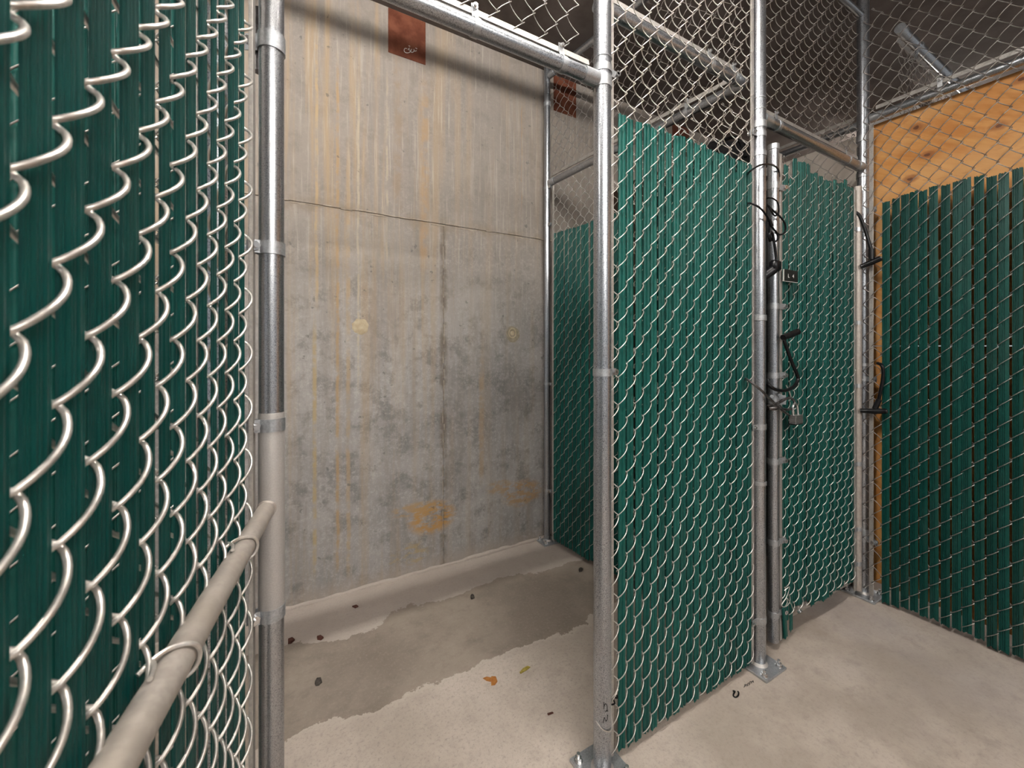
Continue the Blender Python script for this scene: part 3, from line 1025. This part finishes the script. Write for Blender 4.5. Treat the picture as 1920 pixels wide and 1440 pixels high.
MB().tube(wbd, 0.003, 6, True).build('weld_bead', M['dusty'], og)
MB().cyl((-0.98, 0, 0.04), (-0.98, 0, 1.88), RS, 24).build('gate_stile', M['gatepipe'], og)
for zz in (0.06, 1.86):
    MB().cyl((-0.98, 0, zz), (0, 0, zz), 0.0168, 20).build('gate_rail', M['gatepipe'], og)
SG, HG = 0.0300, 0.0775
NG = 30
fabric(og, NG * SG, 0.05, 1.86, SG, HG, 0.0115, 0.0019, slats=(0.04, 1.86), start=-0.026 - NG * SG, per_leg=12, sides=8, phase=0.0696, smat='slat_near', wd=0.0200, th=0.0016, e=0.0042,
       fine='near', yaw=4.0, bow=0.75)
for o in list(og.children):
    if o.name.startswith(('wire_strand', 'privacy_slat')):
        o.location.y += fy
tension_bar(og, -0.020, 0.05, 1.86, fy - 0.001)
for zz in (1.315, 1.037, 0.74):
    band(og, (0, 0, zz), (0, 0, 1), (-0.55, 1.0, 0), RS, 0.020, 0.016)
band(og, (0, 0, 1.640), (0, 0, 1), (0.3, 1.0, 0), RS, 0.026, 0.02, name='hinge_band')
MB().cyl((0.012, 0.020, 1.60), (0.012, 0.020, 1.70), 0.008, 12).build('hinge_pin', M['darksteel'], og)
# wire ties around the brace rail
for xx, ph in ((-0.155, 0.0), (-0.352, 0.4)):
    k_ = RR + 0.0022
    q = [(xx - 0.014, fy - 0.004, rz_ + 0.010), (xx - 0.004, RY + 0.008, rz_ + k_), (xx + 0.004, RY, rz_ + k_), (xx + 0.010, RY - k_ * 0.75, rz_ + k_ * 0.7), (xx + 0.012, RY - k_, rz_),
         (xx + 0.010, RY - k_ * 0.7, rz_ - k_ * 0.75), (xx + 0.004, RY + 0.003, rz_ - k_), (xx, fy - 0.002, rz_ - 0.012)]
    o = MB().tube(smooth_path(q, 7), 0.0019, 8).build('wire_tie', M['wire'], og)
    q2 = [(xx - 0.002, fy - 0.006, rz_ + 0.013), (xx - 0.014, RY + 0.006, rz_ + k_), (xx - 0.030, RY + 0.002, rz_ + k_ + 0.001)]
    MB().tube(smooth_path(q2, 5), 0.0019, 8).build('tie_tail', M['wire'], o)

# ------------------------------------------------------------------ boards and stored things
o = MB().bevbox((2.440, -1.20, 1.165), (2.458, 0.845, 2.205), 0.001).build('plywood_sheet', M['plywood'], None, False)
tag(o, 'upper orange plywood sheet with dark knots behind the side fence', 'plywood sheet', 'plywood sheets behind the side fence')
o = MB().bevbox((2.440, -1.20, 0.055), (2.458, 0.845, 1.161), 0.001).build('plywood_sheet', M['plywood'], None, False)
tag(o, 'lower orange plywood sheet seen through the slat gaps', 'plywood sheet', 'plywood sheets behind the side fence')
o = MB().bevbox((2.462, 0.90, 1.64), (2.475, WALL_Y - 0.01, 2.19), 0.001).build('gypsum_panel', M['drywall'], None, False)
tag(o, 'pale gypsum panel high inside the numbered locker', 'wall panel')
o = MB().bevbox((2.462, 0.90, 0.0), (2.475, WALL_Y - 0.01, 1.636), 0.001).build('fibre_board', M['brownwood'], None, False)
tag(o, 'dark brown board below the pale panel inside the numbered locker', 'board')
o = thing('storage_cabinet', 'dark brown cabinet at the back of the numbered locker', 'cabinet', (1.93, 1.66, 0))
MB().bevbox((0, 0.02, 0), (0.47, 0.38, 2.20), 0.004).build('body', M['brownwood'], o, False)
for k in range(2):
    dr = MB().bevbox((0.01 + 0.227 * k, 0.0, 0.05), (0.232 + 0.227 * k, 0.02, 2.17), 0.002).build('door', M['brownwood'], o, False)
    hx = 0.21 if k == 0 else 0.26
    MB().tube([(hx, 0.0, 1.0), (hx, -0.02, 1.01), (hx, -0.02, 1.11), (hx, 0.0, 1.12)], 0.004, 8).build('handle', M['darksteel'], dr)
# duffel bag on the cabinet
o = thing('duffel_bag', 'black duffel bag lying on the stack of totes', 'bag', (2.20, 1.40, 2.020))
mb = MB()
prof = [(-0.20, 0.02), (-0.195, 0.09), (-0.17, 0.125), (-0.07, 0.14), (0.07, 0.142), (0.17, 0.125), (0.195, 0.09), (0.20, 0.02)]
vs, fs_ = [], []
nn = 18
for (px_, r_) in prof:
    for k in range(nn):
        t = 2 * PI * k / nn
        vs.append((px_, 1.15 * r_ * math.cos(t), max(0.0, 0.125 + r_ * math.sin(t) * 0.98)))
for i in range(len(prof) - 1):
    for k in range(nn):
        fs_.append((i * nn + k, i * nn + (k + 1) % nn, (i + 1) * nn + (k + 1) % nn, (i + 1) * nn + k))
fs_ += [tuple(range(nn - 1, -1, -1)), tuple(range((len(prof) - 1) * nn, len(prof) * nn))]
mb.add(vs, fs_)
mb.build('body', M['fabric'], o)
for sx in (-0.1, 0.1):
    MB().tube(smooth_path([(sx, -0.165, 0.12), (sx * 0.9, -0.12, 0.235), (sx * 0.5, -0.03, 0.285), (sx * 0.2, 0.05, 0.275)], 5), 0.009, 6).build('strap', M['fabric'], o)
# stacked totes close behind the gate
for k in range(5):
    z0 = 0.402 * k
    lab = ['lowest black tote of the stack behind the numbered gate', 'second black tote from the floor behind the numbered gate',
           'third black tote from the floor behind the numbered gate', 'fourth black tote from the floor behind the numbered gate', 'topmost black tote under the duffel bag'][k]
    o = thing('storage_tote', lab, 'tote', (2.095, 1.43, z0), 0, 'black totes behind the gate')
    mb = MB()
    vs = []
    for zz, hx, hy in ((0, 0.27, 0.165), (0.36, 0.30, 0.185)):
        vs += [(-hx, -hy, zz), (hx, -hy, zz), (hx, hy, zz), (-hx, hy, zz)]
    mb.add(vs, [(0, 3, 2, 1), (4, 5, 6, 7), (0, 1, 5, 4), (1, 2, 6, 5), (2, 3, 7, 6), (3, 0, 4, 7)])
    mb.build('tub', M['blackplastic'], o, False)
    MB().bevbox((-0.312, -0.195, 0.36), (0.312, 0.195, 0.400), 0.006).build('lid', M['blackplastic'], o, False)

# ------------------------------------------------------------------ number plate
c = [at(1470, 504, 0.845), at(1493.5, 506, 0.845), at(1496, 530, 0.845), at(1471, 527, 0.845)]
px0 = (c[0].x + c[3].x) / 2
px1 = (c[1].x + c[2].x) / 2
pz0 = c[3].z
pz1 = c[0].z
o = thing('number_plate', 'small black plate engraved L 4 hung on the gate mesh', 'sign', (px0, 0.848, pz0), math.radians(-2))
wp, hp = px1 - px0, pz1 - pz0
MB().bevbox((0, -0.002, 0), (wp, 0.002, hp), 0.0006).build('plate', M['signplate'], o, False)
MB().box((-0.0004, -0.0026, 0), (0.0010, 0.002, hp)).box((0, -0.0026, -0.0004), (wp, 0.002, 0.0010)).build('pale_edge', M['signedge'], o, False)


def letter(ch, x0, size, parent):
    cu = bpy.data.curves.new('letter', 'FONT')
    cu.body = ch
    cu.size = size
    cu.extrude = 0.0003
    tmp = bpy.data.objects.new('letter_tmp', cu)
    COL.objects.link(tmp)
    bpy.context.view_layer.update()
    me = bpy.data.meshes.new_from_object(tmp.evaluated_get(bpy.context.evaluated_depsgraph_get()))
    bpy.data.objects.remove(tmp)
    me.materials.clear()
    me.materials.append(M['chalk'])
    ob = link('letter', me, parent, (x0, -0.0026, hp * 0.34), (PI / 2, 0, 0))
    return ob


letter('L', wp * 0.27, 0.021, o)
letter('4', wp * 0.60, 0.021, o)

# ------------------------------------------------------------------ locks and cables
def path_at(pp):
    return [at(u, v, y) for (u, v, y) in pp]


# looped cable with a square lock between post 2 and the gate stile
o = thing('cable_lock', 'black looped cable lock with a square head hanging between post and gate', 'lock', at(1450, 515, 0.83))
base = Vector(o.location)


def lp(pp):
    return [q - base for q in path_at(pp)]


MB().tube(smooth_path(lp([(1402, 326, 0.85), (1408, 320, 0.822), (1424, 310, 0.812), (1440, 308, 0.818), (1452, 311, 0.835), (1460, 320, 0.845), (1461, 336, 0.872)]), 6), 0.0032, 8).build('cable', M['black'], o)
MB().tube(smooth_path(lp([(1402, 381, 0.85), (1410, 382, 0.818), (1425, 390, 0.808), (1438, 406, 0.812), (1446, 424, 0.824), (1456, 436, 0.830), (1459, 446, 0.832), (1455, 452, 0.832), (1448, 450, 0.832), (1443, 441, 0.832), (1442, 428, 0.830), (1443, 414, 0.826)]), 6), 0.0034, 8).build('cable', M['black'], o)
MB().tube(smooth_path(lp([(1436, 372, 0.86), (1446, 371, 0.842), (1456, 377, 0.838), (1460, 388, 0.838), (1459, 400, 0.845), (1452, 404, 0.838), (1442, 389, 0.838), (1436, 380, 0.86)]), 6), 0.0030, 8).build('cable', M['black'], o)
MB().tube(smooth_path(lp([(1440, 386, 0.838), (1452, 397, 0.836), (1466, 410, 0.836), (1473, 424, 0.838), (1471, 436, 0.842), (1462, 440, 0.846), (1454, 434, 0.85)]), 6), 0.0034, 8).build('cable', M['black'], o)
MB().tube(smooth_path(lp([(1444, 452, 0.834), (1442, 442, 0.828), (1445, 435, 0.826), (1449, 440, 0.826), (1452, 458, 0.826), (1454.5, 478, 0.826), (1455, 490, 0.826)]), 6), 0.0046, 10).build('shackle', M['black'], o)
MB().tube(lp([(1443, 413, 0.824), (1447, 424, 0.824)]), 0.0060, 10).build('ferrule', M['black'], o)
q = at(1454, 499, 0.826) - base
MB().bevbox((q.x - 0.021, q.y - 0.014, q.z - 0.020), (q.x + 0.021, q.y + 0.016, q.z + 0.022), 0.008).build('lock_head', M['blackplastic'], o, True, 60)
MB().cyl((q.x - 0.006, q.y + 0.004, q.z - 0.012), (q.x - 0.040, q.y + 0.03, q.z - 0.045), 0.017, 16).build('lock_barrel', M['blackplastic'], o)

# bent shackle lock at the middle of the gate
o = thing('shackle_lock', 'black bent shackle lock hooked round the latch stile of the gate', 'lock', at(1478, 745, 0.83))
base = Vector(o.location)
MB().tube(smooth_path(lp([(1470, 637, 0.826), (1476, 655, 0.824), (1485, 680, 0.824), (1494, 701, 0.824), (1496, 712, 0.824), (1488, 725, 0.824), (1473, 732, 0.826), (1456, 731, 0.828), (1443, 723, 0.836), (1438, 712, 0.860)]), 7), 0.0062, 12).build('shackle', M['black'], o)
MB().tube(lp([(1468, 633, 0.828), (1481, 628, 0.822), (1496, 622, 0.816)]), [0.011, 0.0125, 0.012], 14).build('crossbar', M['blackplastic'], o)
MB().tube(lp([(1492, 624, 0.816), (1497, 621.6, 0.814)]), 0.0085, 12).build('keyhole_cap', M['darksteel'], o)

# latch hardware on the stile
o = thing('gate_latch', 'greasy steel latch clamped on the gate stile under the black shackle', 'latch', at(1455, 760, 0.845))
base = Vector(o.location)
band(o, tuple(Vector((gx0, gy, at(1455, 748, 0.868).z)) - base), (0, 0, 1), (0.6, -1, 0), RG, 0.034, 0.022, mat='band', name='latch_clamp')
MB().tube(smooth_path(lp([(1438, 762, 0.842), (1455, 757, 0.836), (1468, 751, 0.830), (1480, 746, 0.828), (1489, 752, 0.826), (1488, 762, 0.826), (1478, 768, 0.826), (1466, 766, 0.828)]), 6), 0.0050, 10).build('fork', M['darksteel'], o)
MB().tube(smooth_path(lp([(1441, 765, 0.85), (1452, 765, 0.838), (1462, 763, 0.834)]), 5), 0.009, 10).build('fork_collar', M['darksteel'], o)
for (u, v) in ((1447, 743), (1462, 741)):
    MB().cyl(at(u, v, 0.846) - base, at(u, v, 0.830) - base, 0.0065, 6).build('nut', M['chrome'], o, True, 30)
MB().tube(smooth_path(lp([(1474, 722, 0.842), (1480, 735, 0.838), (1484, 750, 0.834)]), 5), 0.0024, 6).build('wire_link', M['wire'], o)

# padlock
o = thing('padlock', 'laminated steel padlock hanging from the gate latch', 'padlock', at(1493, 795, 0.822))
base = Vector(o.location)
a0, b0 = at(1479, 776, 0.822) - base, at(1505, 793, 0.822) - base
wl = 0.056
bd = MB()
for k in range(6):
    zz = 0.0055 * k + 0.003
    bd.bevbox((-0.028, -0.012, zz), (0.025, 0.012, zz + 0.0051), 0.0008)
bd.build('laminated_body', M['padlock'], o, False)
MB().bevbox((-0.027, -0.011, -0.001), (0.026, 0.013, 0.004), 0.001).build('base_bumper', M['black'], o, False)
sh = [(-0.017, 0, 0.034), (-0.017, 0, 0.062), (-0.012, 0, 0.074), (0.000, 0, 0.080), (0.012, 0, 0.074), (0.017, 0, 0.062), (0.017, 0, 0.034)]
shm = Matrix.Translation((0, 0, 0)) @ Matrix.Rotation(math.radians(-8), 4, 'Y')
MB().tube(smooth_path(sh, 5), 0.0042, 10).xf(shm).build('shackle', M['chrome'], o)
# steel cable from behind post 2 to the padlock
o = thing('steel_cable', 'thin dark cable slanting across the post down to the padlock', 'cable', at(1440, 745, 0.81))
base = Vector(o.location)
MB().tube(smooth_path(lp([(1399, 710, 0.846), (1406, 715, 0.820), (1424, 729, 0.806), (1445, 749, 0.806), (1465, 768, 0.812), (1480, 779, 0.818)]), 6), 0.0042, 10).build('cable', M['darksteel'], o)

# two bent shackle locks on the corner post
for (lab, s_pts, cr) in (
        ('upper black shackle lock hooked round the corner post', [(1599, 398, 2.325), (1606, 399, 2.318), (1613, 407, 2.322), (1621, 428, 2.328), (1628, 450, 2.332), (1634, 470, 2.334)],
         ((1614, 500, 2.318), (1634, 492, 2.332), (1652, 484, 2.338))),
        ('lower black shackle lock hooked round the corner post', [(1646, 681, 2.352), (1653, 685, 2.336), (1656, 696, 2.336), (1655, 712, 2.336), (1651, 733, 2.336), (1647, 752, 2.336)],
         ((1613, 770, 2.318), (1638, 771, 2.332), (1662, 771, 2.336)))):
    s_pts = [tuple(atx(*q_)) for q_ in s_pts]
    cr = [tuple(atx(*q_)) for q_ in cr]
    o = thing('shackle_lock', lab, 'lock', s_pts[-1], 0, 'black shackle locks on the corner post')
    base = Vector(o.location)
    MB().tube(smooth_path([Vector(q_) - base for q_ in s_pts], 7), 0.0066, 12).build('shackle', M['black'], o)
    e1 = Vector(s_pts[-1]) - base
    mid = Vector(cr[1]) - base
    MB().tube([e1 + (mid - e1) * -0.15, e1 + (mid - e1) * 0.75], 0.0105, 14).build('sleeve', M['blackplastic'], o)
    MB().tube([Vector(q_) - base for q_ in cr], [0.0100, 0.0125, 0.0115], 14).build('crossbar', M['blackplastic'], o)
    ee = Vector(cr[2]) - base
    dd = (ee - mid).normalized()
    MB().tube([ee - dd * 0.002, ee + dd * 0.004], 0.0075, 12).build('keyhole_cap', M['darksteel'], o)


# ------------------------------------------------------------------ small things on the floor
def floor_at(u, v):
    a = (u - 960.0) / FPX
    b = (HORIZON - v) / FPX
    t = -CAM_H / b
    return Vector(((FW[0] + a * RT[0]) * t, (FW[1] + a * RT[1]) * t, 0))


def flake(name, pts, th, mat, label, cat):
    pw = [floor_at(u, v) for (u, v) in pts]
    c = sum(pw, Vector()) / len(pw)
    n = len(pw)
    rnd = random.Random(len(pts))
    vs = [(q - c) + Vector((0, 0, 0.0005)) for q in pw] + [(q - c) * 0.92 + Vector((0, 0, th + rnd.uniform(0, th))) for q in pw]
    fs = [tuple(range(n)), tuple(range(2 * n - 1, n - 1, -1))] + [(k, n + k, n + (k + 1) % n, (k + 1) % n) for k in range(n)]
    o = MB().add(vs, fs).build(name, mat, None, False)
    o.location = c
    return tag(o, label, cat)


flake('dry_leaf', [(905, 1272), (912, 1269), (920, 1271), (922, 1268), (930, 1269), (933, 1278), (928, 1285), (921, 1286), (921, 1279), (912, 1277)], 0.0015, M['leaf'], 'orange brown leaf scrap on the pale floor of the open bay', 'leaf')
flake('dry_leaf', [(974, 1261), (980, 1254), (990, 1249), (995, 1251), (988, 1257), (981, 1261), (976, 1264)], 0.002, M['leaf_y'], 'yellowish leaf scrap on the pale floor of the open bay', 'leaf')
flake('concrete_chip', [(590, 1283), (594, 1276), (602, 1274), (604, 1280), (598, 1286), (592, 1287)], 0.006, M['pebble'], 'grey concrete chip on the floor by the open gate', 'chip')
flake('pebble', [(882, 1121), (885, 1118), (889, 1119), (890, 1122), (886, 1124), (883, 1124)], 0.007, M['pebble'], 'dark pebble in the dirty band of the floor', 'pebble')
flake('wood_splinter', [(1026, 1339), (1036, 1336), (1038, 1338), (1028, 1342)], 0.003, M['redbit'], 'small reddish splinter on the floor near the marked post', 'splinter')
flake('pebble', [(1085, 1069), (1089, 1067), (1093, 1069), (1091, 1072), (1086, 1073)], 0.006, M['pebble'], 'dark pebble near the foot of the divider', 'pebble')
flake('rust_crumb', [(594, 1195), (601, 1193), (607, 1197), (602, 1201), (595, 1200)], 0.004, M['redbit'], 'reddish crumb on the pale strip of floor near the open gate', 'crumb')
flake('rust_crumb', [(540, 1200), (548, 1197), (553, 1201), (546, 1207), (540, 1208)], 0.004, M['redbit'], 'reddish crumb on the floor right beside the open gate stile', 'crumb')
flake('rust_crumb', [(660, 1138), (668, 1135), (672, 1138), (666, 1141)], 0.004, M['redbit'], 'reddish crumb in the shadow along the wall', 'crumb')
# bent wire hook lying on the aisle floor
hk = [floor_at(u, v) for (u, v) in ((1374, 1297), (1378, 1298), (1376, 1302), (1375, 1306), (1379, 1309), (1384, 1306), (1385, 1300), (1383, 1298))]
c = sum(hk, Vector()) / len(hk)
o = MB().tube([q - c + Vector((0, 0, 0.003)) for q in smooth_path(hk, 5)], 0.0022, 8).build('wire_hook', M['black'])
o.location = c
tag(o, 'black bent wire hook lying on the aisle floor', 'hook')
# handwriting on the floor near the foot plate
o = thing('floor_writing', 'faint black scribble written on the floor before the foot plate', 'handwriting', floor_at(1403, 1284))
base = Vector(o.location)
for st_ in ([(1397, 1287), (1399, 1283), (1401, 1287)], [(1395, 1289), (1397, 1285), (1396, 1283)], [(1401, 1286), (1402, 1282), (1404, 1281), (1405, 1284), (1403, 1285)],
            [(1406, 1283), (1406, 1279), (1408, 1278), (1409, 1282)], [(1409, 1280), (1411, 1277), (1413, 1280), (1412, 1276)]):
    MB().tube(smooth_path([floor_at(u, v) - base + Vector((0, 0, 0.0004)) for (u, v) in st_], 4), 0.0008, 5).build('ink_stroke', M['ink'], o)

# ------------------------------------------------------------------ strip lights under the ceiling (above the frame), all but the first added as fill
LABS = ['single tube strip light above the fence row', 'added single tube fill light further left along the fence row', 'added twin tube fill light above the middle of the aisle', 'added twin tube fill light at the far end of the aisle',
        'added twin tube fill light beyond the side fence']
for (lx, ly, wt, sp, hl), lab in zip(LAMPS, LABS):
    t = thing('strip_light', lab, 'light', (lx, ly, CEIL_Z), 0, 'strip lights')
    MB().bevbox((-hl - 0.06, -0.045 - sp, -0.075), (hl + 0.06, 0.045 + sp, -0.001), 0.004).build('housing', M['white'], t, False)
    tz = LAMP_Z - CEIL_Z
    m = M['tube'].copy()
    m.node_tree.nodes['Principled BSDF'].inputs['Emission Strength'].default_value = wt / (PI * 2 * PI * 0.013 * 2 * hl) / (2 if sp else 1)
    for sy in ((-sp, sp) if sp else (0.0,)):
        MB().cyl((-hl, sy, tz), (hl, sy, tz), 0.013, 12).build('tube', m, t)
        for sx in (-hl - 0.02, hl + 0.02):
            MB().bevbox((sx - 0.012, sy - 0.016, tz - 0.016), (sx + 0.012, sy + 0.016, -0.07), 0.002).build('lamp_holder', M['white'], t, False)
